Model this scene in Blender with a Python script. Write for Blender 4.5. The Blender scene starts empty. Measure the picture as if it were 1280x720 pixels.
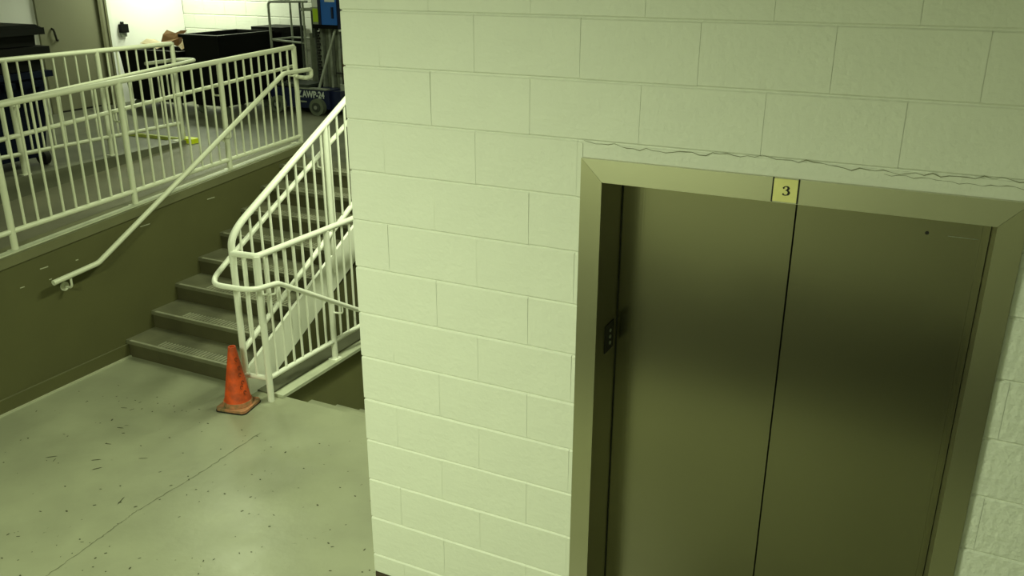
import bpy, bmesh, math, random
from mathutils import Vector, Matrix
random.seed(7)
C = bpy.context.scene.collection
S = bpy.context.scene
PI = math.pi

# ------------------------------------------------------------------ camera
cam = bpy.data.cameras.new('camera'); cam_o = bpy.data.objects.new('camera', cam); C.objects.link(cam_o)
cam.sensor_fit = 'HORIZONTAL'; cam.sensor_width = 36; cam.lens = 1104.17 / 1280 * 36
cam.clip_start = .05; cam.clip_end = 100
cam_o.matrix_world = (Matrix.Translation((2.07866, -2.77432, 2.76809)) @ Matrix.Rotation(.45826, 4, 'Z')
                      @ Matrix.Rotation(1.21690, 4, 'X') @ Matrix.Rotation(.00211, 4, 'Z'))
S.camera = cam_o

# ------------------------------------------------------------------ world, lights, exposure
w = bpy.data.worlds.new('world'); S.world = w; w.use_nodes = True
w.node_tree.nodes['Background'].inputs[0].default_value = (.55, .7, .3, 1)
w.node_tree.nodes['Background'].inputs[1].default_value = .02
S.view_settings.view_transform = 'Standard'; S.view_settings.look = 'None'
S.view_settings.gamma = 1; S.view_settings.exposure = 0.0
TINT = (.89, 1.0, .64)
TINT_BACK = (.90, 1.0, .70)
CEIL = 3.3
def area(name, loc, sx, sy, power, col, rot=(0, 0, 0)):
    l = bpy.data.lights.new(name, 'AREA'); l.shape = 'RECTANGLE'; l.size = sx; l.size_y = sy
    l.energy = power; l.color = col
    o = bpy.data.objects.new(name, l); o.location = loc; o.rotation_euler = rot; C.objects.link(o); return o
LAMPS = [  # x, y, length along x, length along y, power, tint
    ('lamp_front', -.4, -2.9, .25, 1.2, 165, TINT),
    ('fill_front_far', 3.4, -3.9, .25, 1.2, 12, TINT),  # added fill: brightens the unseen opposite wall mirrored in the steel doors
    ('lamp_back', -6.5, 5.7, 1.0, .25, 48, TINT_BACK),
    ('lamp_stairwell', -.75, 2.3, .25, 1.2, 80, TINT),
    ('lamp_middle', -3.85, 2.85, .3, .5, 26, TINT)]
for n, x, y, sx, sy, p, c in LAMPS:
    area(n, (x, y, CEIL - .09), sx, sy, p, c)

# ------------------------------------------------------------------ materials
def mat(name, col, rough=.6, metal=0, noise=0, nscale=6, bump=0, bscale=60, col2=None, spec=.5, aniso=0):
    m = bpy.data.materials.new(name); m.use_nodes = True
    nt = m.node_tree; b = nt.nodes['Principled BSDF']
    b.inputs['Base Color'].default_value = (*col, 1); b.inputs['Roughness'].default_value = rough
    b.inputs['Metallic'].default_value = metal; b.inputs['Specular IOR Level'].default_value = spec
    tc = nt.nodes.new('ShaderNodeTexCoord')
    if noise:
        n = nt.nodes.new('ShaderNodeTexNoise'); n.inputs['Scale'].default_value = nscale; n.inputs['Detail'].default_value = 6
        nt.links.new(tc.outputs['Object'], n.inputs['Vector'])
        r = nt.nodes.new('ShaderNodeValToRGB')
        c2 = col2 or tuple(c * (1 - noise) for c in col)
        r.color_ramp.elements[0].position = .35; r.color_ramp.elements[1].position = .65
        r.color_ramp.elements[0].color = (*c2, 1); r.color_ramp.elements[1].color = (*col, 1)
        nt.links.new(n.outputs['Fac'], r.inputs['Fac']); nt.links.new(r.outputs['Color'], b.inputs['Base Color'])
    if bump:
        n2 = nt.nodes.new('ShaderNodeTexNoise'); n2.inputs['Scale'].default_value = bscale; n2.inputs['Detail'].default_value = 4
        nt.links.new(tc.outputs['Object'], n2.inputs['Vector'])
        bp = nt.nodes.new('ShaderNodeBump'); bp.inputs['Strength'].default_value = bump; bp.inputs['Distance'].default_value = .01
        nt.links.new(n2.outputs['Fac'], bp.inputs['Height']); nt.links.new(bp.outputs['Normal'], b.inputs['Normal'])
    return m
def steel(name, col, rough, vertical=True):
    """brushed steel: fine streaks stretched along the brushing direction"""
    m = mat(name, col, rough, 1.0)
    nt = m.node_tree; b = nt.nodes['Principled BSDF']
    tc = nt.nodes.new('ShaderNodeTexCoord'); mp = nt.nodes.new('ShaderNodeMapping')
    mp.inputs['Scale'].default_value = (220, 220, 1.2) if vertical else (1.2, 220, 220)
    n = nt.nodes.new('ShaderNodeTexNoise'); n.inputs['Scale'].default_value = 1; n.inputs['Detail'].default_value = 3
    nt.links.new(tc.outputs['Object'], mp.inputs[0]); nt.links.new(mp.outputs[0], n.inputs['Vector'])
    bp = nt.nodes.new('ShaderNodeBump'); bp.inputs['Strength'].default_value = .12; bp.inputs['Distance'].default_value = .001
    nt.links.new(n.outputs['Fac'], bp.inputs['Height'])
    n3 = nt.nodes.new('ShaderNodeTexNoise'); n3.inputs['Scale'].default_value = 1.6; n3.inputs['Detail'].default_value = 1
    nt.links.new(tc.outputs['Object'], n3.inputs['Vector'])
    bp2 = nt.nodes.new('ShaderNodeBump'); bp2.inputs['Strength'].default_value = .25; bp2.inputs['Distance'].default_value = .02
    nt.links.new(n3.outputs['Fac'], bp2.inputs['Height']); nt.links.new(bp.outputs['Normal'], bp2.inputs['Normal'])
    nt.links.new(bp2.outputs['Normal'], b.inputs['Normal'])
    return m
def floor_mat():
    m = mat('floor_paint', (.335, .35, .24), .36, noise=.20, nscale=2.2, bump=.10, bscale=25)
    nt = m.node_tree; b = nt.nodes['Principled BSDF']
    # small dark scuffs and specks, and pale worn patches
    tc = nt.nodes.new('ShaderNodeTexCoord')
    n = nt.nodes.new('ShaderNodeTexNoise'); n.inputs['Scale'].default_value = 34; n.inputs['Detail'].default_value = 5; n.inputs['Distortion'].default_value = .6
    nt.links.new(tc.outputs['Object'], n.inputs['Vector'])
    r = nt.nodes.new('ShaderNodeValToRGB'); r.color_ramp.elements[0].position = .70; r.color_ramp.elements[1].position = .74
    nt.links.new(n.outputs['Fac'], r.inputs['Fac'])
    n5 = nt.nodes.new('ShaderNodeTexNoise'); n5.inputs['Scale'].default_value = 1.3; n5.inputs['Detail'].default_value = 2
    nt.links.new(tc.outputs['Object'], n5.inputs['Vector'])
    r5 = nt.nodes.new('ShaderNodeValToRGB'); r5.color_ramp.elements[0].position = .45; r5.color_ramp.elements[1].position = .6
    nt.links.new(n5.outputs['Fac'], r5.inputs['Fac'])
    mu = nt.nodes.new('ShaderNodeMath'); mu.operation = 'MULTIPLY'
    nt.links.new(r.outputs['Color'], mu.inputs[0]); nt.links.new(r5.outputs['Color'], mu.inputs[1])
    old = b.inputs['Base Color'].links[0].from_socket
    mx = nt.nodes.new('ShaderNodeMix'); mx.data_type = 'RGBA'
    mx.inputs[7].default_value = (.12, .12, .07, 1)
    nt.links.new(mu.outputs[0], mx.inputs[0]); nt.links.new(old, mx.inputs[6]); nt.links.new(mx.outputs[2], b.inputs['Base Color'])
    n2 = nt.nodes.new('ShaderNodeTexNoise'); n2.inputs['Scale'].default_value = 5; n2.inputs['Detail'].default_value = 6
    nt.links.new(tc.outputs['Object'], n2.inputs['Vector'])
    mr = nt.nodes.new('ShaderNodeMapRange'); mr.inputs[3].default_value = .24; mr.inputs[4].default_value = .44
    nt.links.new(n2.outputs['Fac'], mr.inputs[0]); nt.links.new(mr.outputs[0], b.inputs['Roughness'])
    return m
M = dict(
    block_rough=mat('rough_block_paint', (.72, .75, .68), .55, noise=.06, nscale=5, bump=.8, bscale=38),
    block=mat('white_block_paint', (.74, .76, .68), .55, noise=.04, nscale=3, bump=.30, bscale=45),
    mortar=mat('painted_mortar', (.74, .76, .68), .6, bump=.4, bscale=80),
    white_wall=mat('white_wall_paint', (.82, .82, .80), .5, bump=.05),
    floor=floor_mat(),
    plat=mat('platform_paint', (.145, .15, .10), .5, noise=.25, nscale=3, bump=.1),
    ramp=mat('ramp_paint', (.17, .165, .11), .55, noise=.25, nscale=2.5, bump=.1),
    olive=mat('olive_wall_paint', (.095, .094, .034), .62, noise=.12, nscale=2, bump=.16, bscale=14),
    cap=mat('olive_cap_paint', (.15, .15, .075), .6, noise=.15, nscale=4, bump=.1),
    caulk=mat('pale_caulk', (.42, .43, .31), .6),
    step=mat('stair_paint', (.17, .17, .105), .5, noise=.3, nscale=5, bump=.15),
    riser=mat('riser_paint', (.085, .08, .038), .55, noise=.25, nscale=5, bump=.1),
    grip=mat('grip_strip', (.38, .38, .28), .45, noise=.25, nscale=9),
    rail=mat('white_rail_paint', (.88, .90, .80), .35, bump=.03),
    rail_dim=mat('dimmed_white_rail', (.62, .64, .50), .4, bump=.03),  # rail white darkened: the weaker light on the farther rails, put into the colour
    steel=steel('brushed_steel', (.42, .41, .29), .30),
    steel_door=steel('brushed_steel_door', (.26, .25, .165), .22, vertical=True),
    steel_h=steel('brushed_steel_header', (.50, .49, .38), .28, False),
    steel_dk=mat('dark_steel', (.03, .03, .02), .5, .6),
    black=mat('black_plastic', (.003, .0035, .003), .55, spec=.15),
    blackrub=mat('black_rubber', (.012, .012, .010), .7),
    base=mat('dark_base', (.05, .035, .02), .5),
    navy=mat('navy_plastic', (.002, .004, .014), .7, spec=.12),
    blue=mat('blue_enamel', (.02, .13, .55), .35),
    bluedk=mat('dark_blue_enamel', (.006, .010, .045), .4),
    alu=mat('dull_aluminium', (.34, .37, .31), .5, .2, noise=.3, nscale=14),
    greyp=mat('grey_panel', (.16, .18, .13), .6, noise=.3, nscale=9),
    aludk=mat('dark_aluminium', (.05, .06, .05), .5, .3),
    dkbrown=mat('dark_brown', (.14, .08, .04), .7, noise=.6, nscale=22),
    wheel=mat('grey_wheel', (.11, .13, .09), .6),
    label_w=mat('white_label', (.75, .78, .75), .5),
    label_y=mat('yellow_green_label', (.42, .60, .03), .5),
    letter=mat('white_letter', (.55, .6, .55), .5),
    plate=mat('pale_yellow_plate', (.80, .76, .32), .4, noise=.08, nscale=20),
    ink=mat('black_ink', (.008, .008, .006), .6),
    door2=mat('olive_door_paint', (.22, .22, .14), .5, bump=.05),
    frame2=mat('olive_frame_paint', (.14, .14, .075), .5),
    leaf2=mat('pale_door_paint', (.80, .82, .78), .4),
    orange=mat('worn_orange_rubber', (.80, .095, .012), .6, noise=.5, nscale=16, col2=(.42, .06, .014), bump=.2),
    conebase=mat('dirty_cone_base', (.55, .22, .11), .75, noise=.5, nscale=22, col2=(.17, .15, .07)),
    yellow=mat('bright_yellow_paint', (.75, .85, .02), .4),
    yellow2=mat('worn_yellow_paint', (.55, .62, .12), .5, noise=.3, nscale=12),
    card=mat('brown_cardboard', (.42, .24, .10), .8, noise=.3, nscale=8),
    paper=mat('pale_paper', (.75, .66, .48), .8),
    ceil=mat('ceiling_paint', (.5, .52, .42), .8),
    floorcrack=mat('floor_crack', (.13, .135, .08), .8),
    conemark=mat('faded_stencil', (.20, .045, .015), .8),
    wallcrack=mat('wall_crack', (.20, .21, .13), .8),
    curb=mat('curb_paint', (.55, .58, .44), .5, noise=.2, nscale=8),
    wellwall=mat('stairwell_paint', (.19, .19, .08), .6, noise=.1, nscale=3),
    dark_added=mat('added_dark_floor', (.012, .012, .008), .7),
    dull=mat('grey_green_wall', (.62, .64, .50), .6),
    scuff=mat('scuff_mark', (.055, .055, .025), .7),
    lamp=mat('lamp_housing', (.8, .8, .8), .5),
)
em = bpy.data.materials.new('lamp_tube'); em.use_nodes = True
em.node_tree.nodes['Principled BSDF'].inputs['Emission Color'].default_value = (.88, 1, .6, 1)
em.node_tree.nodes['Principled BSDF'].inputs['Emission Strength'].default_value = 2.0
M['tube'] = em

# ------------------------------------------------------------------ helpers (everything is given in world coordinates)
OFF = {}
def tag(o, label=None, cat=None, group=None, kind=None):
    if label: o['label'] = label
    if cat: o['category'] = cat
    if group: o['group'] = group
    if kind: o['kind'] = kind
    return o
def thing(name, loc, label, cat, group=None, kind=None):
    o = bpy.data.objects.new(name, None); C.objects.link(o); o.location = loc; o.empty_display_size = .1
    OFF[o.name] = Vector(loc); return tag(o, label, cat, group, kind)
class MB:
    def __init__(s): s.bm = bmesh.new()
    def prism(s, pts, d):
        """closed polygon pts (3D) extruded by vector d"""
        d = Vector(d); a = [s.bm.verts.new(Vector(p)) for p in pts]; b = [s.bm.verts.new(Vector(p) + d) for p in pts]
        n = len(pts); s.bm.faces.new(a[::-1]); s.bm.faces.new(b)
        for i in range(n): s.bm.faces.new((a[i], a[(i + 1) % n], b[(i + 1) % n], b[i]))
        return s
    def box(s, x0, x1, y0, y1, z0, z1):
        return s.prism([(x0, y0, z0), (x1, y0, z0), (x1, y1, z0), (x0, y1, z0)], (0, 0, z1 - z0))
    def taper(s, c, hx0, hy0, z0, hx1, hy1, z1):
        cx, cy = c
        a = [s.bm.verts.new((cx + i * hx0, cy + j * hy0, z0)) for i, j in ((-1, -1), (1, -1), (1, 1), (-1, 1))]
        b = [s.bm.verts.new((cx + i * hx1, cy + j * hy1, z1)) for i, j in ((-1, -1), (1, -1), (1, 1), (-1, 1))]
        s.bm.faces.new(a[::-1]); s.bm.faces.new(b)
        for i in range(4): s.bm.faces.new((a[i], a[(i + 1) % 4], b[(i + 1) % 4], b[i]))
        return s
    def tube(s, pts, r, n=10, caps=True):
        pts = [Vector(p) for p in pts]; rings = []; up = None
        for i, p in enumerate(pts):
            t = (pts[min(i + 1, len(pts) - 1)] - pts[max(i - 1, 0)]).normalized()
            if up is None:
                up = Vector((0, 0, 1)) if abs(t.z) < .9 else Vector((1, 0, 0))
            u = (up - t * up.dot(t)).normalized(); v = t.cross(u); up = u
            k = 1.0
            if 0 < i < len(pts) - 1:
                a = (p - pts[i - 1]).normalized(); b = (pts[i + 1] - p).normalized()
                k = 1 / max(.6, math.cos(a.angle(b) / 2))
            rr = r[i] if isinstance(r, (list, tuple)) else r
            rings.append([s.bm.verts.new(p + (u * math.cos(2 * PI * j / n) + v * math.sin(2 * PI * j / n)) * rr * k) for j in range(n)])
        for i in range(len(rings) - 1):
            for j in range(n): s.bm.faces.new((rings[i][j], rings[i][(j + 1) % n], rings[i + 1][(j + 1) % n], rings[i + 1][j]))
        if caps: s.bm.faces.new(rings[0][::-1]); s.bm.faces.new(rings[-1])
        return s
    def lathe(s, c, prof, n=24):
        rings = []
        for r, z in prof:
            rings.append([s.bm.verts.new((c[0] + r * math.cos(2 * PI * j / n), c[1] + r * math.sin(2 * PI * j / n), c[2] + z)) for j in range(n)])
        for i in range(len(rings) - 1):
            for j in range(n): s.bm.faces.new((rings[i][j], rings[i][(j + 1) % n], rings[i + 1][(j + 1) % n], rings[i + 1][j]))
        s.bm.faces.new(rings[0][::-1]); s.bm.faces.new(rings[-1]); return s
    def build(s, name, m, parent=None, bevel=0, smooth=False, tags=None):
        bm = s.bm
        if bevel:
            bmesh.ops.bevel(bm, geom=[e for e in bm.edges if e.calc_face_angle(0) > .5], offset=bevel, segments=2, affect='EDGES', profile=.5)
        bmesh.ops.recalc_face_normals(bm, faces=bm.faces)
        off = OFF[parent.name] if parent else Vector((0, 0, 0))
        if parent is None:      # top-level mesh: origin at its base
            xs = [v.co for v in bm.verts]; off = Vector(((min(c.x for c in xs) + max(c.x for c in xs)) / 2, (min(c.y for c in xs) + max(c.y for c in xs)) / 2, min(c.z for c in xs)))
        for v in bm.verts: v.co -= off
        me = bpy.data.meshes.new(name); bm.to_mesh(me); bm.free()
        if smooth:
            for p in me.polygons: p.use_smooth = True
            try: me.set_sharp_from_angle(angle=math.radians(40))
            except Exception: pass
        me.materials.append(M[m])
        o = bpy.data.objects.new(name, me); C.objects.link(o)
        if parent: o.parent = parent
        else: o.location = off
        OFF[o.name] = off
        if tags: tag(o, **tags)
        return o
def arc(p0, p1, p2, n=6):
    """quadratic bend from p0 through corner p1 to p2"""
    p0, p1, p2 = Vector(p0), Vector(p1), Vector(p2)
    return [(1 - t) ** 2 * p0 + 2 * t * (1 - t) * p1 + t * t * p2 for t in [i / n for i in range(n + 1)]]
def bent(pts, r=.06, n=6):
    """polyline with rounded corners"""
    pts = [Vector(p) for p in pts]; out = [pts[0]]
    for a, b, c in zip(pts, pts[1:], pts[2:]):
        d0 = min(r, (a - b).length * .45); d1 = min(r, (c - b).length * .45)
        out += arc(b + (a - b).normalized() * d0, b, b + (c - b).normalized() * d1, n)
    out.append(pts[-1]); return out
def text(name, s, size, origin, xdir, up, m, parent, extrude=.001):
    cu = bpy.data.curves.new(name, 'FONT'); cu.body = s; cu.size = size; cu.align_x = 'CENTER'; cu.align_y = 'CENTER'; cu.extrude = extrude
    if m in ('ink', 'letter'): cu.offset = size * .03 if m == 'letter' else size * .025
    o = bpy.data.objects.new(name + '_tmp', cu); C.objects.link(o)
    dg = bpy.context.evaluated_depsgraph_get(); me = bpy.data.meshes.new_from_object(o.evaluated_get(dg))
    bpy.data.objects.remove(o)
    x = Vector(xdir).normalized(); y = Vector(up).normalized(); z = x.cross(y)
    mt = Matrix((x, y, z)).transposed().to_4x4(); mt.translation = Vector(origin) - OFF[parent.name]
    me.transform(mt); me.materials.clear(); me.materials.append(M[m]); me.name = name
    t = bpy.data.objects.new(name, me); C.objects.link(t); t.parent = parent; OFF[t.name] = OFF[parent.name]; return t

# ------------------------------------------------------------------ the setting
H = 1.095                                  # upper platform height
RISE, RUN, Y1 = H / 8, .262, 1.355         # ascending stairs
XL = -3.14                                 # face of the olive retaining wall
XF, YB = -7.28, 6.3                        # far side wall, back wall
YN, XR = -4.6, 5.5
def wz(y): return 1.015 + .072 * (y - .55)         # top of the retaining wall
def rz(y): return H - .07 * (3.5 - y)              # ramp surface
KS = dict(kind='structure')

fl = MB().box(-3.14, XR, -2.3, 1.355, -.2, 0).build('floor', 'floor', tags=dict(label='grey-green painted concrete floor with scuffs and a long crack', cat='floor', **KS))
MB().box(-3.14, XR, YN, -2.3, -.2, -.002).build('floor_added', 'dark_added', tags=dict(label='dark floor strip before the opposite wall, outside the view, added for the steel doors to reflect', cat='floor', **KS))  # unseen strip, added to put a dark band in the steel doors' reflection
# crack and scuffs lying in the paint
def ribbon(path, wd, z, jit=.004, plane='z'):
    b = MB(); bm = b.bm; L = []
    for i, (x, y) in enumerate(path):
        k = wd * random.uniform(.35, 1.2) / 2
        if i in (0, len(path) - 1): k = .0005
        q = path[min(i + 1, len(path) - 1)]; p = path[max(i - 1, 0)]
        t = Vector((q[0] - p[0], q[1] - p[1])).normalized(); nrm = Vector((-t.y, t.x))
        c = Vector((x, y)) + nrm * random.uniform(-jit, jit)
        for sg in (-1, 1):
            e = c + nrm * k * sg
            L.append(bm.verts.new((e.x, e.y, z) if plane == 'z' else (e.x, z, e.y)))
    for i in range(len(path) - 1): bm.faces.new((L[2 * i], L[2 * i + 1], L[2 * i + 3], L[2 * i + 2]))
    return b
def lerp_path(pts, n):
    out = []
    for (a, b) in zip(pts, pts[1:]):
        for i in range(n): t = i / n; out.append((a[0] + (b[0] - a[0]) * t, a[1] + (b[1] - a[1]) * t))
    return out + [pts[-1]]
ribbon(lerp_path([(-1.46, -.75), (-1.485, -.3), (-1.505, -.05), (-1.48, .4), (-1.485, .9)], 24), .0055, .0012, .005).build('crack', 'floorcrack', fl)
sc = MB()
sp = [(-2.513, .75, .05, .3), (-2.448, .757, .04, 1.2), (-2.45, .6, .03, 2), (-2.308, .59, .03, .4), (-2.319, .55, .05, .2), (-2.481, .854, .03, 1.5), (-2.565, .336, .02, .1),
      (-1.695, .287, .02, 1), (-2.135, .214, .06, .6), (-1.652, -.034, .02, .5), (-2.354, .104, .04, 2), (-1.374, .244, .015, 0), (-2.224, .376, .05, .2), (-2.05, .15, .06, .9), (-1.2, .5, .015, 0), (-1.0, .2, .02, 1)]
sp += [(-1.66, -.02, .08, 1.9), (-2.4, .12, .07, .7), (-1.9, .35, .06, .5)]
for _ in range(260):
    sp.append((random.uniform(-3.0, -.1), random.uniform(-1.2, 1.0), random.uniform(.003, .022), random.uniform(0, 3.1)))
for x, y, L, a in sp:
    d = Vector((math.cos(a), math.sin(a), 0)); nn = Vector((-d.y, d.x, 0)); p = Vector((x, y, .001)); wd = random.uniform(.0025, .006)
    vs = [sc.bm.verts.new(p + d * L * u + nn * wd * v) for u, v in ((-.5, 0), (-.2, .8), (.3, 1), (.5, .1), (.2, -.7), (-.3, -1))]
    sc.bm.faces.new(vs)
sc.build('scuff_mark', 'scuff', fl, tags=dict(kind='stuff'))

# elevator wall of painted concrete blocks
FX0, FX1, FZ = .979, 2.318, 2.145
ROW = .2
wf = MB()
wf.box(0.006, FX0 + .03, .006, .19, 0, CEIL); wf.box(FX1 - .03, XR, .006, .19, 0, CEIL); wf.box(FX0 + .03, FX1 - .03, .006, .19, FZ - .02, CEIL)
wall_front = wf.build('wall_front', 'mortar', tags=dict(label='cream painted concrete block wall around the elevator door', cat='wall', **KS))
def block_mesh(w_, h_, d_=.03):
    b = MB(); b.box(0, w_, 0, d_, 0, h_); bm = b.bm
    es = [e for e in bm.edges if all(abs(v.co.y) < 1e-6 for v in e.verts) and abs(e.verts[0].co.z - e.verts[1].co.z) < 1e-6]
    bmesh.ops.bevel(bm, geom=es, offset=.0048, segments=1, affect='EDGES')
    bmesh.ops.recalc_face_normals(bm, faces=bm.faces)
    me = bpy.data.meshes.new('block'); bm.to_mesh(me); bm.free(); return me
BM = {}
def add_block(parent, x0, x1, z0, z1, y, gx=.0008, gz=.0042, m='block', name='block'):
    w_, h_ = round(x1 - x0 - gx, 3), round(z1 - z0 - gz, 3)
    if w_ < .02 or h_ < .01: return
    k = (w_, h_, m)
    if k not in BM:
        BM[k] = block_mesh(w_, h_); BM[k].materials.append(M[m])
    o = bpy.data.objects.new(name, BM[k]); C.objects.link(o); o.parent = parent
    o.location = Vector((x0 + gx / 2, y, z0 + gz / 2 + random.uniform(-.0008, .0008))) - OFF[parent.name]
    o.rotation_euler = (random.uniform(-.008, .008), 0, random.uniform(-.0008, .0008))
MOD = .396
for n in range(17):
    z0, z1 = n * ROW, min((n + 1) * ROW, CEIL)
    if n == 0: z0 = .10
    if z1 - z0 < .05: continue
    x = .165 - MOD if n % 2 == 0 else .38 - MOD
    spans = [(0, XR)] if n >= 11 else [(0, FX0 - .002), (FX1 + .002, XR)]
    while x < XR:
        for a, b in spans:
            lo, hi = max(x, a), min(x + MOD, b)
            if False: pass
            if hi - lo > .03:
                add_block(wall_front, lo, hi, z0, z1, 0.0, m='block_rough' if lo > FX1 and z1 < 2.3 else 'block')
            elif hi - lo > .004:
                add_block(wall_front, lo, hi, z0, z1, 0.0, gx=0)
        x += MOD
# patched mortar strip between frame and course above, with its cracks
MB().box(FX0 - .01, FX1 + .01, .001, .02, FZ - .01, 2.2 - .003).build('mortar_strip', 'block', wall_front)
ribbon([(x, 2.197 + .006 * math.sin(x * 9) + random.uniform(-.006, .005)) for x in [.98 + .022 * i for i in range(70)]], .0028, -.0012, .003, 'y').build('crack', 'wallcrack', wall_front)
ribbon([(x, 2.182 + random.uniform(-.004, .004)) for x in [1.93 + .02 * i for i in range(26)]], .002, -.0012, .003, 'y').build('crack', 'wallcrack', wall_front)
MB().box(0.004, FX0 - .01, .0, .012, 0, .098).build('baseboard_front', 'base', wall_front)
# shaft side wall beside the stairwell
MB().box(.006, .19, .19, YB, -3.2, CEIL).build('wall_right', 'olive', tags=dict(label='dark olive side wall of the stairwell behind the block wall', cat='wall', **KS))

# olive retaining wall (left), its cap and base strip
y0, y1 = YN, 3.55
wl = MB().prism([(XL, y0, -.2), (XL, y1, -.2), (XL, y1, wz(y1) - .07), (XL, y0, wz(y0) - .07)], (-.16, 0, 0)).build('wall_left', 'olive', tags=dict(label='smooth dark olive retaining wall with the handrail, beside the stairs', cat='wall', **KS))
MB().prism([(XL + .012, y0, wz(y0) - .075), (XL + .012, y1, wz(y1) - .075), (XL + .012, y1, wz(y1) - .012), (XL + .012, y0, wz(y0) - .012)], (-.19, 0, 0)).build('wall_cap', 'cap', wl)
for (ya, za, L) in ((1.62, .93, .09), (.78, .86, .06), (.62, .78, .03), (.83, .77, .02), (2.3, .98, .08), (1.05, .84, .02)):
    MB().box(XL - .001, XL + .0015, ya, ya + L, za, za + .006).build('scar', 'caulk', wl)
MB().box(XL, XL + .012, YN, Y1 - .003, .0, .10).build('baseboard_left', 'olive', tags=dict(label='olive base strip at the foot of the retaining wall', cat='baseboard', **KS))
MB().prism([(XL + .011, YN, 0), (XL + .011, Y1 - .003, 0), (XL + .026, Y1 - .003, 0), (XL + .026, YN, 0)], (0, 0, .012)).build('trim_1', 'caulk', tags=dict(label='pale caulk line where the olive wall meets the floor', cat='trim', **KS))
MB().box(XL + .001, XL + .0145, YN, Y1 - .003, .10, .104).build('trim_2', 'cap', tags=dict(label='thin pale upper edge of the olive base strip', cat='trim', **KS))
# platform, ramp, far walls
XP = -4.56
pf = MB(); pf.box(XF, XP, YN, 3.5, .2, H); pf.box(XF, -1.95, 3.5, YB, .2, H)
pf.prism([(-1.95, Y1 + 7 * RUN + .06, H - .032), (-1.95, 3.5, H - .032), (-1.95, 3.5, .9), (-1.95, Y1 + 7 * RUN + .06, .9)], (-1.19, 0, 0))
plat = pf.build('platform', 'plat', tags=dict(label='raised grey concrete platform at the top of the stairs', cat='floor', **KS))
MB().box(XP - .16, XP, YN, 3.5, H, H + .035).build('platform_curb', 'plat', plat)
MB().prism([(XP, YN, rz(YN)), (XP, 3.5, H), (XP, 3.5, .1), (XP, YN, .1)], (1.26, 0, 0)).build('ramp', 'ramp', tags=dict(label='brownish concrete ramp rising between the two white railings', cat='ramp', **KS))
MB().box(XF - .15, XF, YN, YB, 0, CEIL).build('wall_far_left', 'white_wall', tags=dict(label='white plastered side wall with the olive door, behind the bins', cat='wall', **KS))
wb = MB().box(XF, 0, YB + .006, YB + .15, -.2, CEIL).build('wall_back', 'mortar', tags=dict(label='white painted block wall behind the bins and the lift', cat='wall', **KS))
for n in range(0, 13):
    z0, z1 = max(1.03 + n * .18, H), min(1.03 + (n + 1) * .18, CEIL)
    if z1 - z0 < .04: continue
    x = -6.19 - .36 * 4 + (.18 if n % 2 else 0)
    while x < -1.9:
        lo = max(x, XF)
        if x + .36 - lo > .03: add_block(wb, lo, x + .36, z0, z1, YB, .003, .007)
        x += .36
MB().box(XF - .15, XR + .15, YN - .15, YB + .15, CEIL, CEIL + .15).build('ceiling', 'ceil', tags=dict(label='plain painted ceiling above the hall', cat='ceiling', **KS))
MB().box(XF - .15, XR + .15, YN - .15, YN, -.2, CEIL).build('wall_near', 'dull', tags=dict(label='wall opposite the elevator', cat='wall', **KS))
MB().box(XR, XR + .15, YN, .19, -.2, CEIL).build('wall_far_right', 'dull', tags=dict(label='wall to the right of the elevator', cat='wall', **KS))
# stairwell side wall under the guard rail, and enclosure
ws = MB().box(-1.93, -1.70, Y1, YB, -3.2, -.001).build('wall_stairwell', 'wellwall', tags=dict(label='dark olive wall of the descending stairwell under the guard rail', cat='wall', **KS))
MB().box(-1.745, -1.66, Y1 - .03, 3.4, -.0005, .022).build('curb', 'curb', ws)
MB().box(-1.90, -1.745, Y1 - .02, 3.4, -.0005, .010).build('ledge', 'plat', ws)
MB().prism([(-1.93, Y1 - .0, 0.0), (-1.93, 3.4, 0.0), (-1.93, 3.4, .93), (-1.93, Y1 + .08, .05)], (.03, 0, 0)).build('stair_side_wall', 'olive', ws)

# ------------------------------------------------------------------ stairs going up
st = thing('staircase', (-2.5, Y1, 0), 'olive concrete stairs going up beside the dark retaining wall', 'stairs', kind='structure')
XS0, XS1 = XL, -1.935
for k in range(8):
    ya = Y1 + k * RUN; yb = ya + RUN + .02 if k < 7 else ya + .12
    z = (k + 1) * RISE
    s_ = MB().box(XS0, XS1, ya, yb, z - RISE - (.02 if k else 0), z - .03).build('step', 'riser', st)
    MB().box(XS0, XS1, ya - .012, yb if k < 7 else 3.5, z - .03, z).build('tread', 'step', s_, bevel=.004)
    g = MB(); g.box(XS0 + .04, XS1 - .01, ya - .0135, ya + .004, z - .004, z + .0012)
    g.build('nosing_edge', 'grip', s_)
    g = MB(); n = 30; xa = XS0 + .30
    for i in range(n):
        xx = xa + (XS1 - xa - .03) * i / (n - 1)
        g.box(xx, xx + .011, ya + .008, ya + .088, z - .001, z + .005)
    g.build('grip_strip', 'grip', s_)
# stairs going down
sd = thing('staircase', (-.85, Y1, -.2), 'concrete stairs going down behind the corner of the block wall', 'stairs', kind='structure')
for k in range(10):
    ya = Y1 + k * .28; z = -.17 * (k + 1)
    MB().box(-1.70, 0.006, ya, ya + .30, z - .2, z).build('step', 'floor', sd, bevel=.004)
MB().box(-1.70, .006, Y1 + 2.8, YB, -1.9, -1.7).build('landing', 'floor', sd)

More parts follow.
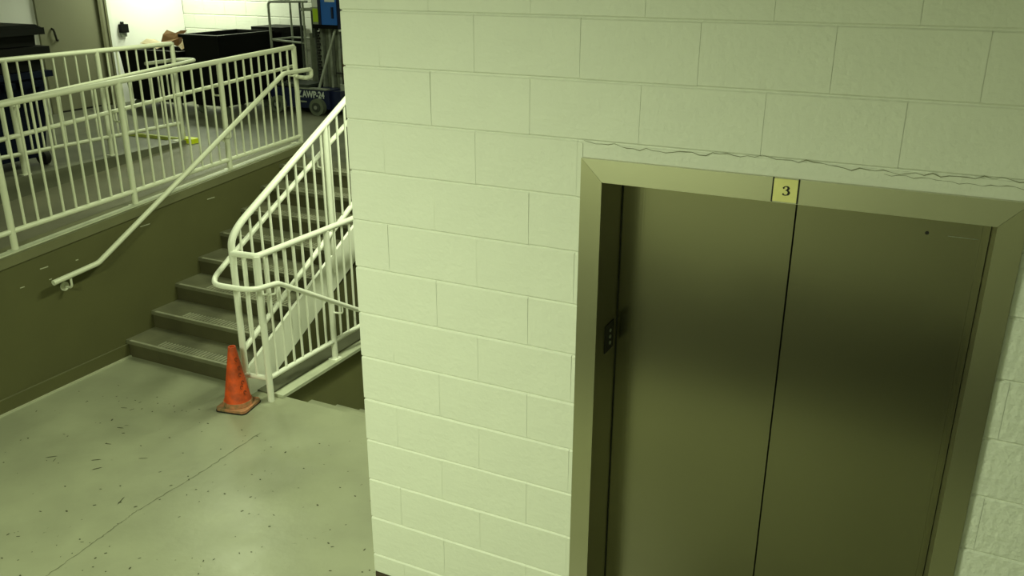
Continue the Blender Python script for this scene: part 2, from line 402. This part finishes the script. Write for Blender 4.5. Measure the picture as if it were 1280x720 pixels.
# ------------------------------------------------------------------ railings
R_TOP, R_POST, R_BAL, R_BOT = .021, .022, .0088, .018
def T(name, pts, r, parent, n=10, m='rail', tags=None):
    return MB().tube(pts, r, n).build(name, m, parent, smooth=True, tags=tags)
def base_plate(x, y, z, parent, m='rail'):
    return MB().box(x - .034, x + .034, y - .036, y + .036, z, z + .006).build('base_plate', m, parent)
def bracket(p, q, parent, m='rail'):
    """L-shaped handrail bracket from q (post or wall) up to p (under the handrail)"""
    p, q = Vector(p), Vector(q)
    b = MB().tube(bent([q, (p.x, p.y, q.z), p], .02, 4), .007, 8)
    o = b.build('bracket', m, parent, smooth=True)
    return o

# (1) flat guard rail along the stairwell
XG = -1.71
gr = thing('stair_railing', (XG, 1.26, 0), 'white railing with sloping and level sides joined at the corner behind the traffic cone', 'railing')
YA = 1.262
T('top_rail', bent([(-1.895, YA - .02, 1.02), (XG, YA, 1.02), (XG, 3.3, 1.0)], .03), R_TOP, gr)
T('bottom_rail', [(XG, YA, .168), (XG, 3.3, .155)], R_BOT, gr)
T('bottom_rail', [(-1.895, YA - .02, .165), (XG, YA, .168)], R_BOT, gr)
T('post', [(XG, YA, 0), (XG, YA, 1.02)], R_POST, gr)
for yp in (1.965, 2.68, 3.3):
    T('post', [(XG, yp, .022), (XG, yp, 1.0)], R_POST, gr); base_plate(XG, yp, .022, gr)
y = YA + .088; i = 0
while y < 3.25:
    if min(abs(y - p) for p in (1.965, 2.68)) > .04: T('baluster', [(XG, y, .165), (XG, y, 1.005)], R_BAL, gr, 8)
    y += .088
T('baluster', [(-1.80, YA - .01, .165), (-1.80, YA - .01, 1.02)], R_BAL, gr, 8)

# (2) sloped railing of the stairs going up
XA = -1.90
ar = gr
def topz(y): return 1.20 + .5235 * (y - 1.36)
def botz(y): return .345 + .5315 * (y - 1.25)
yt = 3.3
T('top_rail', [(XA, 1.25, .95), (XA, 1.25, 1.02)] + arc((XA, 1.25, 1.06), (XA, 1.252, topz(1.25) - .0), (XA, 1.40, topz(1.40)), 8) + [(XA, 2.3, topz(2.3)), (XA, yt, topz(yt))], R_TOP * 1.12, ar)
T('post', [(XA, 1.25, 0), (XA, 1.25, .98)], R_POST, ar)
for yp in (2.27, yt): T('post', [(XA, yp, .5235 * (yp - 1.36) + .1), (XA, yp, topz(yp))], R_POST, ar)
T('bottom_rail', [(XA, 1.25, botz(1.238)), (XA, yt, botz(yt))], R_BOT * 1.1, ar)
y = 1.238 + .098
while y < yt - .03:
    if abs(y - 2.27) > .04: T('baluster', [(XA, y, botz(y)), (XA, y, topz(y) - .01)], R_BAL, ar, 8)
    y += .098
MB().prism([(-1.915, 1.255, .19), (-1.915, yt + .1, .19 + .5235 * (yt - 1.155)), (-1.915, yt + .1, .5235 * (yt - 1.155) - .075), (-1.915, 1.42, .0), (-1.915, 1.255, .0)], (.022, 0, 0)).build('stringer', 'rail', ar)
# looping handrail joining both sides
XH, XD = -1.985, -1.625
def hz(y): return 1.005 + .5 * (y - 1.41)
loop = bent([(XH, 3.3, hz(3.3)), (XH, 1.33, hz(1.33)), (XH - .0, 1.16, .87), (XH + .07, 1.085, .862), (-1.85, 1.07, .862), (-1.69, 1.085, .862), (XD, 1.13, .855), (XD, 1.25, .84), (XD, 1.335, .832), (XD, 2.15, .36), (XD, 3.2, -.24)], .05, 5)
T('handrail', loop, .0175, ar)
bracket((XH, 1.33, hz(1.33) - .015), (XA - .02, 1.245, .93), ar)
bracket((XH, 2.27, hz(2.27) - .015), (XA - .02, 2.27, hz(2.27) - .07), ar)
bracket((XD, 1.31, .825), (XG + .02, YA + .0, .765), gr)
bracket((XD, 1.98, .45), (XG + .02, 1.965, .39), gr)

# (3) ramp railing on the retaining wall
XW = -3.20
rr = thing('ramp_railing', (XW, .68, wz(.68)), 'white railing with slender balusters on top of the olive retaining wall', 'railing')
def rt(y): return 1.93 + .046 * (y - .7)
def rb(y): return 1.145 + .047 * (y - .8)
YE = 3.57
T('top_rail', [(XW, -2.35, rt(-2.35)), (XW, YE, rt(YE))], R_TOP, rr, m='rail_dim')
T('bottom_rail', [(XW, -2.35, rb(-2.35)), (XW, YE, rb(YE))], R_BOT, rr, m='rail_dim')
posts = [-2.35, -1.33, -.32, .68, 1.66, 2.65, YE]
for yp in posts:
    T('post', [(XW, yp, wz(min(yp, 3.55)) - .012), (XW, yp, rt(yp))], R_POST, rr, m='rail_dim'); base_plate(XW, min(yp, 3.5), wz(yp) - .012, rr, m='rail_dim')
for a, b in zip(posts, posts[1:]):
    n = 10
    for i in range(1, n):
        y = a + (b - a) * i / n; T('baluster', [(XW, y, rb(y)), (XW, y, rt(y))], R_BAL, rr, 8, 'rail_dim')
MB().prism([(XW - .015, -6, wz(-6) - .014), (XW - .015, 3.55, wz(3.55) - .014), (XW - .015, 3.55, wz(3.55) - .002), (XW - .015, -6, wz(-6) - .002)], (.055, 0, 0)).build('curb_plate', 'curb', rr)
def rh(y): return 1.703 + .063 * (y - .78)
T('handrail', bent([(XW - .09, -2.3, rh(-2.3)), (XW - .09, 3.66, rh(3.66))], .04), .0155, rr, m='rail_dim')
for yp in posts[2:]: bracket((XW - .09, yp, rh(yp) - .01), (XW - .015, yp, rh(yp) - .07), rr, m='rail_dim')

# (4) guard of the platform, beyond the ramp
XQ = -4.62
fr = thing('platform_railing', (XQ, 1.83, H), 'white level railing on the platform edge beyond the ramp, in front of the bins', 'railing')
PY = [-1.6, -.75, .1, .96, 1.82, 2.68, 3.53]
ZT = 2.045
T('top_rail', bent([(XQ, -1.6, ZT), (XQ, 3.53, ZT - .01)], .04), R_TOP, fr, m='rail_dim')
T('bottom_rail', [(XQ, -1.6, 1.315), (XQ, 3.50, 1.29)], R_BOT, fr, m='rail_dim')
for yp in PY: T('post', [(XQ, yp, H + .035), (XQ, yp, ZT)], R_POST, fr, m='rail_dim'); base_plate(XQ, min(yp, 3.45), H + .035, fr, m='rail_dim')
for a, b in zip(PY, PY[1:]):
    for i in range(1, 8): y = a + (b - a) * i / 8; T('baluster', [(XQ, y, 1.31), (XQ, y, ZT)], R_BAL, fr, 8, 'rail_dim')
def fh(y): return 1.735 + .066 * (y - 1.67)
T('handrail', bent([(XQ + .085, -1.6, fh(-1.6)), (XQ + .085, 3.72, fh(3.72)), (XQ - .02, 3.76, fh(3.72)), (XQ - .10, 3.70, fh(3.72)), (XQ - .10, 3.28, fh(3.72))], .05), .017, fr, m='rail_dim')
for yp in PY[3:]: bracket((XQ + .085, yp, fh(yp) - .012), (XQ + .015, yp, fh(yp) - .07), fr, m='rail_dim')

# (5) wall handrail of the stairs
XHW = -3.06
wh = thing('wall_handrail', (XHW, .85, .75), 'white bent handrail fixed to the olive retaining wall beside the stairs', 'handrail')
T('handrail', bent([(XHW, .80, .772), (XHW, 1.16, .803), (XHW, 3.25, 1.872), (XHW, 3.61, 1.872), (XHW, 3.61, 1.81), (XHW, 3.53, 1.805), (XW + .02, 3.56, 1.805)], .025), .019, wh, m='rail_dim')
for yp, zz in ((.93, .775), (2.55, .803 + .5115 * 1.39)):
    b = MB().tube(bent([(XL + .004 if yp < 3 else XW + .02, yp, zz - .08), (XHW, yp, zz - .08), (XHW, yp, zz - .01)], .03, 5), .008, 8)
    b.build('bracket', 'rail_dim', wh, smooth=True)
    if yp < 3: MB().tube([(XL, yp, zz - .08), (XL + .008, yp, zz - .08)], .032, 16).build('bracket_plate', 'rail_dim', wh, smooth=True)

# ------------------------------------------------------------------ elevator entrance
YD = .215
ev = thing('door_1', ((FX0 + FX1) / 2, .0, 0), 'brushed steel elevator entrance with two door panels and number plate', 'elevator door', kind='structure')
IX0, IX1, IZ = 1.056, 2.246, 2.068
f0 = -.018
MB().prism([(FX0, f0, 0), (IX0, f0, 0), (IX0, f0, IZ), (FX0, f0, FZ)], (0, .03, 0)).build('frame_side', 'steel', ev, bevel=.0015)
MB().prism([(IX1, f0, 0), (FX1, f0, 0), (FX1, f0, FZ), (IX1, f0, IZ)], (0, .03, 0)).build('frame_side', 'steel', ev, bevel=.0015)
MB().prism([(FX0 + .001, f0, FZ), (IX0 + .001, f0, IZ), (IX1 - .001, f0, IZ), (FX1 - .001, f0, FZ)], (0, .03, 0)).build('frame_header', 'steel_h', ev, bevel=.0015)
MB().box(IX0 - .02, IX0, f0 + .028, YD + .03, 0, IZ).build('jamb', 'steel', ev)
MB().box(IX1, IX1 + .02, f0 + .028, YD + .03, 0, IZ).build('jamb', 'steel', ev)
MB().box(IX0 - .02, IX1 + .02, f0 + .028, YD + .03, IZ, IZ + .02).build('jamb_top', 'steel', ev)
XM = 1.665
dl = MB().box(IX0 - .01, XM - .002, YD - .012, YD + .03, .006, IZ + .01).build('door_panel', 'steel_door', ev, bevel=.002)
dr = MB().box(XM + .002, IX1 + .01, YD, YD + .035, .006, IZ + .01).build('door_panel', 'steel_door', ev, bevel=.002)
MB().box(XM - .006, XM + .008, YD + .012, YD + .05, 0, IZ).build('rubber_seal', 'blackrub', ev)
MB().box(IX0 - .0, IX0 + .003, YD - .018, YD - .011, 0, IZ).build('rubber_seal', 'blackrub', ev)
MB().box(IX1 - .003, IX1 - .0005, YD - .004, YD + .001, 0, IZ).build('rubber_seal', 'blackrub', ev)
MB().box(IX1 - .024, IX1 - .003, YD - .010, YD - .0005, .006, IZ).build('stop_strip', 'steel_door', ev)
MB().tube([(2.069, YD - .001, 1.965), (2.069, YD + .003, 1.965)], .006, 12).build('keyhole', 'ink', ev)
MB().box(2.13, 2.215, YD - .0012, YD, 1.962, 1.9635).build('scratch', 'alu', ev)
MB().box(IX0 - .02, IX1 + .02, -.06, YD, -.002, .006).build('door_sill', 'steel_h', ev)
pl = MB().box(1.622, 1.694, f0 - .005, f0, 2.073, 2.144).build('number_plate', 'plate', ev, bevel=.001, tags=dict(label='pale yellow square plate with the number 3'))
# serif numeral 3 drawn as a stroke of varying width
stroke = [(.14, .74, .13), (.17, .82, .07), (.30, .93, .05), (.45, .95, .06), (.60, .88, .13), (.66, .76, .17), (.60, .63, .14), (.46, .55, .05), (.36, .53, .04),
          (.52, .52, .05), (.66, .44, .13), (.73, .30, .18), (.66, .14, .14), (.50, .04, .06), (.33, .02, .05), (.20, .06, .08), (.12, .13, .12)]
mb = MB(); Lp = []; hh = .030
for i, (u, v, wd_) in enumerate(stroke):
    a_ = stroke[max(i - 1, 0)]; c_ = stroke[min(i + 1, len(stroke) - 1)]
    t_ = Vector((c_[0] - a_[0], c_[1] - a_[1])).normalized(); nn = Vector((-t_.y, t_.x)) * (wd_ * 1.35 + .03) / 2
    for sg in (-1, 1): Lp.append(mb.bm.verts.new((1.6605 + (u - .42 + nn.x * sg) * hh, f0 - .0056, 2.109 + (v - .5 + nn.y * sg) * hh)))
for i in range(len(stroke) - 1): mb.bm.faces.new((Lp[2 * i], Lp[2 * i + 1], Lp[2 * i + 3], Lp[2 * i + 2]))
for u, v in ((.17, .74), (.16, .15)): mb.tube([(1.6605 + (u - .42) * hh, f0 - .0062, 2.109 + (v - .5) * hh), (1.6605 + (u - .42) * hh, f0 - .0055, 2.109 + (v - .5) * hh)], .0023, 10)
mb.build('numeral', 'ink', ev)
MB().box(1.617, 1.622, f0 - .003, f0 + .001, 2.070, 2.147).build('plate_edge', 'ink', ev)
MB().box(1.694, 1.6985, f0 - .003, f0 + .001, 2.070, 2.147).build('plate_edge', 'ink', ev)
cp = MB().box(IX0, IX0 + .004, .075, .165, 1.395, 1.505).build('call_plate', 'blackrub', ev, bevel=.001, tags=dict(label='small black control plate on the steel jamb'))
for zz in (1.425, 1.45, 1.475):
    MB().tube([(IX0 + .003, .12, zz), (IX0 + .008, .12, zz)], .007, 12).build('button', 'alu', ev)

# ------------------------------------------------------------------ traffic cone
cx, cy = -1.855, 1.108
co = thing('traffic_cone', (cx, cy, 0), 'worn orange traffic cone standing at the foot of the stairs', 'traffic cone')
b = MB(); pts = []
A = math.radians(11)
def sq(hw, r, n=5):
    o = []
    for q, (sx, sy) in enumerate(((1, 1), (-1, 1), (-1, -1), (1, -1))):
        for i in range(n + 1):
            a = q * PI / 2 + i / n * PI / 2; o.append((sx * (hw - r) + r * math.cos(a), sy * (hw - r) + r * math.sin(a)))
    return [(cx + u * math.cos(A) - v * math.sin(A), cy + u * math.sin(A) + v * math.cos(A)) for u, v in o]
MB().prism([(x, y, 0) for x, y in sq(.112, .032)], (0, 0, .008)).build('base_edge', 'blackrub', co)
b = MB().prism([(x, y, .008) for x, y in sq(.109, .032)], (0, 0, .016)); b.build('base', 'conebase', co, bevel=.004)
b = MB(); b.lathe((cx, cy, .022), [(.094, 0), (.091, .03), (.083, .05), (.026, .395), (.024, .41), (.018, .41), (.016, .30)], 28)
b.build('body', 'orange', co, smooth=True)
b = MB(); b.lathe((cx, cy, .030), [(.096, -.004), (.093, .026), (.091, .026)], 28); b.build('collar', 'conebase', co, smooth=True)
for zz, aa in ((.33, -.55), (.27, -.40), (.225, -.45), (.17, -.35), (.14, -.5), (.10, -.3)):
    r_ = .083 - (zz - .05) * .165 + .0015
    aa += random.uniform(-.1, .1) + .28; c_ = Vector((cx + r_ * math.cos(aa), cy + r_ * math.sin(aa), .022 + zz)); t_ = Vector((-math.sin(aa), math.cos(aa), 0)); u_ = Vector((-.15 * math.cos(aa), -.15 * math.sin(aa), 1)).normalized()
    mb = MB()
    ring = [c_ + t_ * .009 * math.cos(k / 10 * 2 * PI * .8) + u_ * .012 * math.sin(k / 10 * 2 * PI * .8) for k in range(11)]
    mb.tube(ring, .0024, 5).build('stencil_mark', 'conemark', co)

# ------------------------------------------------------------------ far door and wall device
d2 = thing('door_2', (XF, 4.55, H), 'olive painted door with a pull handle in the white side wall, behind the bins', 'door', kind='structure')
MB().box(XF, XF + .03, 4.12, 4.20, H, 3.25).build('frame_side', 'door2', d2)
MB().box(XF, XF + .05, 4.935, 4.975, H, 3.25).build('frame_side', 'frame2', d2)
MB().box(XF, XF + .035, 4.975, 5.03, H, 3.25).build('frame_side', 'door2', d2)
MB().box(XF, XF + .045, 5.03, 5.06, H, 3.25).build('frame_edge', 'frame2', d2)
MB().box(XF, XF + .035, 5.065, 5.12, H, 3.25).build('frame_edge', 'leaf2', d2)
MB().box(XF, XF + .03, 4.20, 4.935, 3.17, 3.25).build('frame_header', 'frame2', d2)
MB().box(XF, XF + .02, 4.20, 4.935, H + .02, 3.17).build('door_leaf', 'door2', d2)
MB().box(XF + .001, XF + .018, 4.20, 4.935, H, H + .022).build('door_gap', 'ink', d2)
MB().tube(bent([(XF + .02, 4.285, 2.04), (XF + .05, 4.285, 2.03), (XF + .05, 4.305, 1.91), (XF + .02, 4.345, 1.91)], .02), .012, 8).build('door_handle', 'steel_dk', d2, smooth=True)
wd = thing('wall_lockbox', (XF, 5.27, 1.9), 'small black box mounted on the bright white wall beside the olive door', 'wall box')
MB().box(XF, XF + .06, 5.225, 5.325, 1.935, 2.035).build('case', 'black', wd, bevel=.006)
MB().box(XF + .01, XF + .04, 5.25, 5.28, 2.035, 2.065).build('latch', 'black', wd, bevel=.004)
MB().box(XF, XF + .03, 5.235, 5.315, 1.885, 1.935).build('card_slot', 'alu', wd)

# ------------------------------------------------------------------ nested wheeled bins (left)
def bin_shell(name, c, hx0, hy0, z0, hx1, hy1, z1, m, parent, rim=.03, rimh=.05):
    o = MB().taper(c, hx0, hy0, z0, hx1, hy1, z1).build('bin_body', m, parent, bevel=.012)
    cx_, cy_ = c; X, Y_ = hx1 + rim, hy1 + rim
    mb = MB(); mb.box(cx_ - X, cx_ + X, cy_ - Y_, cy_ - hy1 + .01, z1 - rimh, z1); mb.box(cx_ - X, cx_ + X, cy_ + hy1 - .01, cy_ + Y_, z1 - rimh, z1)
    mb.box(cx_ - X, cx_ - hx1 + .01, cy_ - hy1 + .01, cy_ + hy1 - .01, z1 - rimh, z1); mb.box(cx_ + hx1 - .01, cx_ + X, cy_ - hy1 + .01, cy_ + hy1 - .01, z1 - rimh, z1)
    mb.build('rim', m, parent)
    return o
bc = (-5.17, 2.02)
b1 = thing('wheeled_bin', (bc[0], bc[1], H), 'dark navy wheeled bin at the bottom of the nested stack by the platform railing', 'bin')
bin_shell('b', bc, .23, .25, H + .08, .285, .33, H + .80, 'navy', b1, rim=.045)
for yy in (-.24, .24):
    MB().tube([(bc[0] + .20, bc[1] + yy - .025, H + .07), (bc[0] + .20, bc[1] + yy + .025, H + .07)], .07, 18).build('wheel', 'blackrub', b1, smooth=True)
for i in range(4):
    MB().box(bc[0] + .31, bc[0] + .35, bc[1] - .24 + i * .14, bc[1] - .14 + i * .14, H + .68, H + .73).build('grip_lug', 'navy', b1)
b2 = thing('storage_bin', (bc[0], bc[1], H + .805), 'black bin nested in the navy bin, middle of the stack', 'bin')
bin_shell('b', bc, .272, .315, H + .805, .28, .325, H + 1.0, 'black', b2, rim=.055, rimh=.065)
b3 = thing('storage_bin', (bc[0], bc[1], H + 1.005), 'black lidded bin, topmost of the nested stack by the olive door', 'bin')
bin_shell('b', bc, .265, .305, H + 1.005, .272, .312, H + 1.15, 'black', b3, rim=.055, rimh=.055)
MB().taper(bc, .31, .355, H + 1.151, .28, .325, H + 1.175).build('lid', 'black', b3, bevel=.008)

# ------------------------------------------------------------------ black bins at the back
def cart(name, x0, x1, ya, yb, z1, label, m='black', lid=False):
    t = thing(name, ((x0 + x1) / 2, (ya + yb) / 2, H), label, 'bin')
    c = ((x0 + x1) / 2, (ya + yb) / 2); hx, hy = (x1 - x0) / 2, (yb - ya) / 2; z0 = H + .10; t_ = .025
    mb = MB(); bm = mb.bm
    def ring(hx, hy, z): return [bm.verts.new((c[0] + i * hx, c[1] + j * hy, z)) for i, j in ((-1, -1), (1, -1), (1, 1), (-1, 1))]
    R = [ring(hx * .88, hy * .88, z0), ring(hx, hy, H + z1), ring(hx + .03, hy + .03, H + z1), ring(hx + .03, hy + .03, H + z1 + .035), ring(hx - t_, hy - t_, H + z1 + .035), ring(hx * .88 - t_, hy * .88 - t_, z0 + .03)]
    bm.faces.new(R[0][::-1]); bm.faces.new(R[-1])
    for a, b in zip(R, R[1:]):
        for i in range(4): bm.faces.new((a[i], a[(i + 1) % 4], b[(i + 1) % 4], b[i]))
    mb.build('bin_body', m, t, bevel=.006)
    for i in (-1, 1):
        for j in (-1, 1):
            MB().tube([(c[0] + i * hx * .7 - .015, c[1] + j * hy * .75, H + .05), (c[0] + i * hx * .7 + .015, c[1] + j * hy * .75, H + .05)], .05, 14).build('caster', 'wheel', t, smooth=True)
    if lid: MB().box(c[0] - hx - .03, c[0] + hx + .03, c[1] - hy - .03, c[1] + hy + .03, H + z1 + .036, H + z1 + .06).build('lid', m, t, bevel=.008)
    return t
cart('dumpster_cart', -6.95, -6.0, 4.90, 5.38, .66, 'low black cart holding cardboard scraps, left of the largest black bin')
cart('dumpster_cart', -5.90, -5.37, 4.90, 5.78, .86, 'largest open black cart behind the ramp railing, left of the lift')
cart('dumpster_cart', -5.68, -5.27, 5.86, 6.25, .87, 'closed black bin against the block wall, just left of the lift', lid=True)
def scrap(name, x, y, z, w_, d_, a, tilt, m, label, fold=True):
    mb = MB(); bm = mb.bm
    R = Matrix.Rotation(a, 3, 'Z') @ Matrix.Rotation(tilt, 3, 'X')
    g = []
    for i in range(4):
        row = []
        for j in range(3):
            v = Vector(((i / 3 - .5) * w_, (j / 2 - .5) * d_, .03 * math.sin(i * 2.1 + j * 1.7) + random.uniform(-.012, .012) + (.04 if fold and i in (0, 3) else 0)))
            row.append(bm.verts.new(R @ v + Vector((x, y, z))))
        g.append(row)
    for i in range(3):
        for j in range(2): bm.faces.new((g[i][j], g[i + 1][j], g[i + 1][j + 1], g[i][j + 1]))
    r = bmesh.ops.solidify(bm, geom=list(bm.faces), thickness=.006)
    mb.build(name, m, tags=dict(label=label, cat='waste', group='cardboard and paper in the low black cart'))
scrap('cardboard_scrap', -6.17, 5.06, H + .83, .26, .20, .3, .75, 'card', 'torn brown cardboard flap sticking up at the right end of the low black cart')
scrap('paper_scrap', -6.17, 5.20, H + .735, .22, .16, -.3, .2, 'paper', 'pale crumpled paper below the brown cardboard flap in the low black cart')
scrap('paper_scrap', -6.50, 5.12, H + .735, .36, .26, .1, .1, 'paper', 'flat pale sheet in the middle of the low black cart')
# inner black liner fill so the scraps rest on waste
MB().box(-6.80, -6.10, 4.99, 5.29, H + .14, H + .655).build('rubbish_bag', 'black', bevel=.03, tags=dict(label='black rubbish bag filling the low cart under the paper', cat='bag'))

# ------------------------------------------------------------------ yellow bar at the ramp top
yb = thing('floor_bar', (-4.95, 3.55, H), 'yellow painted bar with a bright yellow end lying at the top of the ramp', 'bar')
MB().prism([(-5.45, 3.56, H), (-4.66, 3.57, H), (-4.66, 3.61, H), (-5.45, 3.60, H)], (0, 0, .03)).build('bar', 'yellow2', yb)
MB().box(-4.68, -4.50, 3.52, 3.62, H, H + .045).build('bar_end', 'yellow', yb, bevel=.005)

# ------------------------------------------------------------------ blue personnel lift
LX, LY = -4.42, 5.40
lf = thing('personnel_lift', (LX, LY, H), 'blue personnel lift with grey mast and wire basket beside the block wall', 'lift')
BT = H + .285
MB().box(-4.86, -4.05, 5.06, 5.66, H + .07, BT).build('base', 'bluedk', lf, bevel=.012)
MB().box(-4.50, -4.08, 5.05, 5.12, BT + .001, BT + .016).build('base_top_edge', 'alu', lf)
MB().box(-4.049, -3.93, 5.10, 5.50, H + .05, BT - .01).build('side_box', 'bluedk', lf, bevel=.02)
def letters(word, x, z):
    o = text('lettering', word, .105, (x, 5.055, z), (1, 0, 0), (0, 0, 1), 'letter', lf)
    for v in o.data.vertices: v.co.x = (v.co.x - (x - LX)) * .80 + (x - LX)
letters('AWP-24', -4.262, H + .225); letters('Z', -4.452, H + .225)
MB().box(-4.46, -4.36, 5.045, 5.058, H + .135, H + .15).build('trim_strip', 'alu', lf)
for wx in (-4.19, -4.74):
    wn = MB().tube([(wx, 5.00, H + .095), (wx, 5.058, H + .095)], .095, 26).build('wheel', 'wheel', lf, smooth=True)
    MB().tube([(wx, 4.99, H + .095), (wx, 5.002, H + .095)], .055, 20).build('hub', 'aludk', wn, smooth=True)
    MB().tube([(wx, 4.982, H + .095), (wx, 4.992, H + .095)], .022, 12).build('hub_cap', 'alu', wn, smooth=True)
for wx in (-4.74, -4.19): MB().tube([(wx, 5.66, H + .08), (wx, 5.72, H + .08)], .08, 18).build('wheel', 'wheel', lf, smooth=True)
for i, xx in enumerate((-4.31, -4.25, -4.19, -4.13, -4.07, -4.01)):
    MB().box(xx, xx + (.030 if i % 2 == 0 else .05), 5.30 + .025 * (i % 2), 5.50, BT, 3.15).build('mast_section', 'alu' if i % 2 == 0 else 'greyp', lf, bevel=.003)
MB().box(-4.33, -3.97, 5.40, 5.48, BT, 3.12).build('mast_core', 'aludk', lf)
MB().box(-4.50, -4.335, 5.36, 5.46, BT, 1.98).build('grey_cover', 'greyp', lf, bevel=.005)
T('brace', [(-4.215, 5.10, BT), (-4.03, 5.22, 2.05)], .015, lf, 8, 'alu')
T('cable', bent([(-4.36, 5.30, BT), (-4.36, 5.30, 1.8), (-4.38, 5.30, 2.1), (-4.36, 5.30, 2.9)], .05), .010, lf, 8, 'aludk')
ch = MB()
for i in range(24): ch.box(-4.335 + .012 * (i % 2), -4.30 + .012 * (i % 2), 5.26, 5.28, H + .33 + i * .033, H + .355 + i * .033)
ch.build('chain', 'blackrub', lf)
MB().box(-4.13, -3.93, 5.12, 5.30, 2.10, 2.75).build('control_box', 'blue', lf, bevel=.008)
MB().box(-4.165, -4.13, 5.11, 5.31, 2.10, 2.75).build('control_box_edge', 'bluedk', lf)
MB().box(-3.93, -3.885, 5.13, 5.31, 2.06, 2.75).build('control_box_edge', 'bluedk', lf)
MB().box(-4.262, -4.165, 5.14, 5.28, 2.10, 2.75).build('side_panel', 'alu', lf, bevel=.003)
MB().box(-4.252, -4.175, 5.134, 5.139, 2.125, 2.27).build('warning_label', 'label_y', lf, tags=dict(label='yellow-green warning label'))
MB().box(-4.252, -4.175, 5.134, 5.139, 2.285, 2.50).build('label_sheet', 'label_w', lf)
MB().box(-4.07, -3.945, 5.112, 5.119, 2.345, 2.50).build('label_sheet', 'label_w', lf)
MB().box(-3.985, -3.965, 5.10, 5.12, 2.17, 2.29).build('latch', 'bluedk', lf)
MB().box(-4.27, -3.89, 5.14, 5.34, 2.055, 2.10).build('control_box_base', 'black', lf)
MB().box(-3.955, -3.885, 5.25, 5.45, 1.78, 2.055).build('motor_housing', 'bluedk', lf, bevel=.01)
MB().box(-3.945, -3.91, 5.16, 5.20, 2.03, 2.10).build('plug', 'label_w', lf)
MB().box(-3.965, -3.925, 5.22, 5.27, BT - .02, 1.77).build('outrigger', 'dkbrown', lf)
MB().box(-4.06, -3.966, 5.22, 5.25, 1.55, 1.568).build('outrigger_arm', 'blackrub', lf)
MB().box(-3.985, -3.925, 5.18, 5.218, BT - .01, BT + .06).build('outrigger_foot', 'alu', lf)
bx0, bx1, by0, by1 = -4.79, -4.33, 5.06, 5.42
T('basket_post', bent([(bx0, by0, BT), (bx0, by0, 2.335), (bx1 + .07, by0, 2.345)], .05), .014, lf, 8, 'alu')
T('basket_post', [(bx1 - .03, by0, BT + .1), (bx1 - .03, by0, 2.34)], .013, lf, 8, 'aludk')
T('basket_post', [(bx1 + .01, by0, BT + .1), (bx1 + .01, by0, 2.34)], .012, lf, 8, 'alu')
T('basket_post', [(bx0, by1, BT), (bx0, by1, 2.335)], .012, lf, 8, 'alu')
T('basket_rail', bent([(bx0, by1, 2.335), (bx0, by0 + .02, 2.335)], .03), .012, lf, 8, 'alu')
T('basket_rail', bent([(bx1, by0, 1.895), (bx0, by0, 1.915), (bx0, by1, 1.915), (bx1, by1, 1.915)], .04), .012, lf, 8, 'alu')
T('basket_rail', [(bx1 - .03, by0, 2.26), (bx1 + .08, by0 + .1, 2.26)], .018, lf, 8, 'alu')
MB().box(bx0, bx1, by0, by1, BT + .02, BT + .05).build('basket_floor', 'aludk', lf)
MB().box(bx1 + .03, bx1 + .07, by0 + .10, by0 + .14, 1.95, 2.28).build('gate_panel', 'aludk', lf)
lf.location += Vector((-.30, .44, 0)); lf.scale = (1.05, 1.05, 1)

# ------------------------------------------------------------------ ceiling lamps (outside the frame), one of them an added fill
for (n, x, y, sx, sy, p, c) in LAMPS:
    t = thing('ceiling_lamp', (x, y, CEIL), {'lamp_front': 'lamp on the ceiling before the elevator wall', 'fill_front_far': 'added fill lamp on the ceiling at the far right, lighting the opposite wall', 'lamp_back': 'lamp on the ceiling above the bins', 'lamp_middle': 'lamp on the ceiling above the ramp', 'lamp_stairwell': 'lamp on the ceiling above the stairwell'}[n], 'lamp')
    MB().box(x - sx / 2 - .03, x + sx / 2 + .03, y - sy / 2 - .03, y + sy / 2 + .03, CEIL - .07, CEIL).build('housing', 'lamp', t)
    MB().box(x - sx / 2, x + sx / 2, y - sy / 2, y + sy / 2, CEIL - .082, CEIL - .07).build('diffuser', 'tube', t)
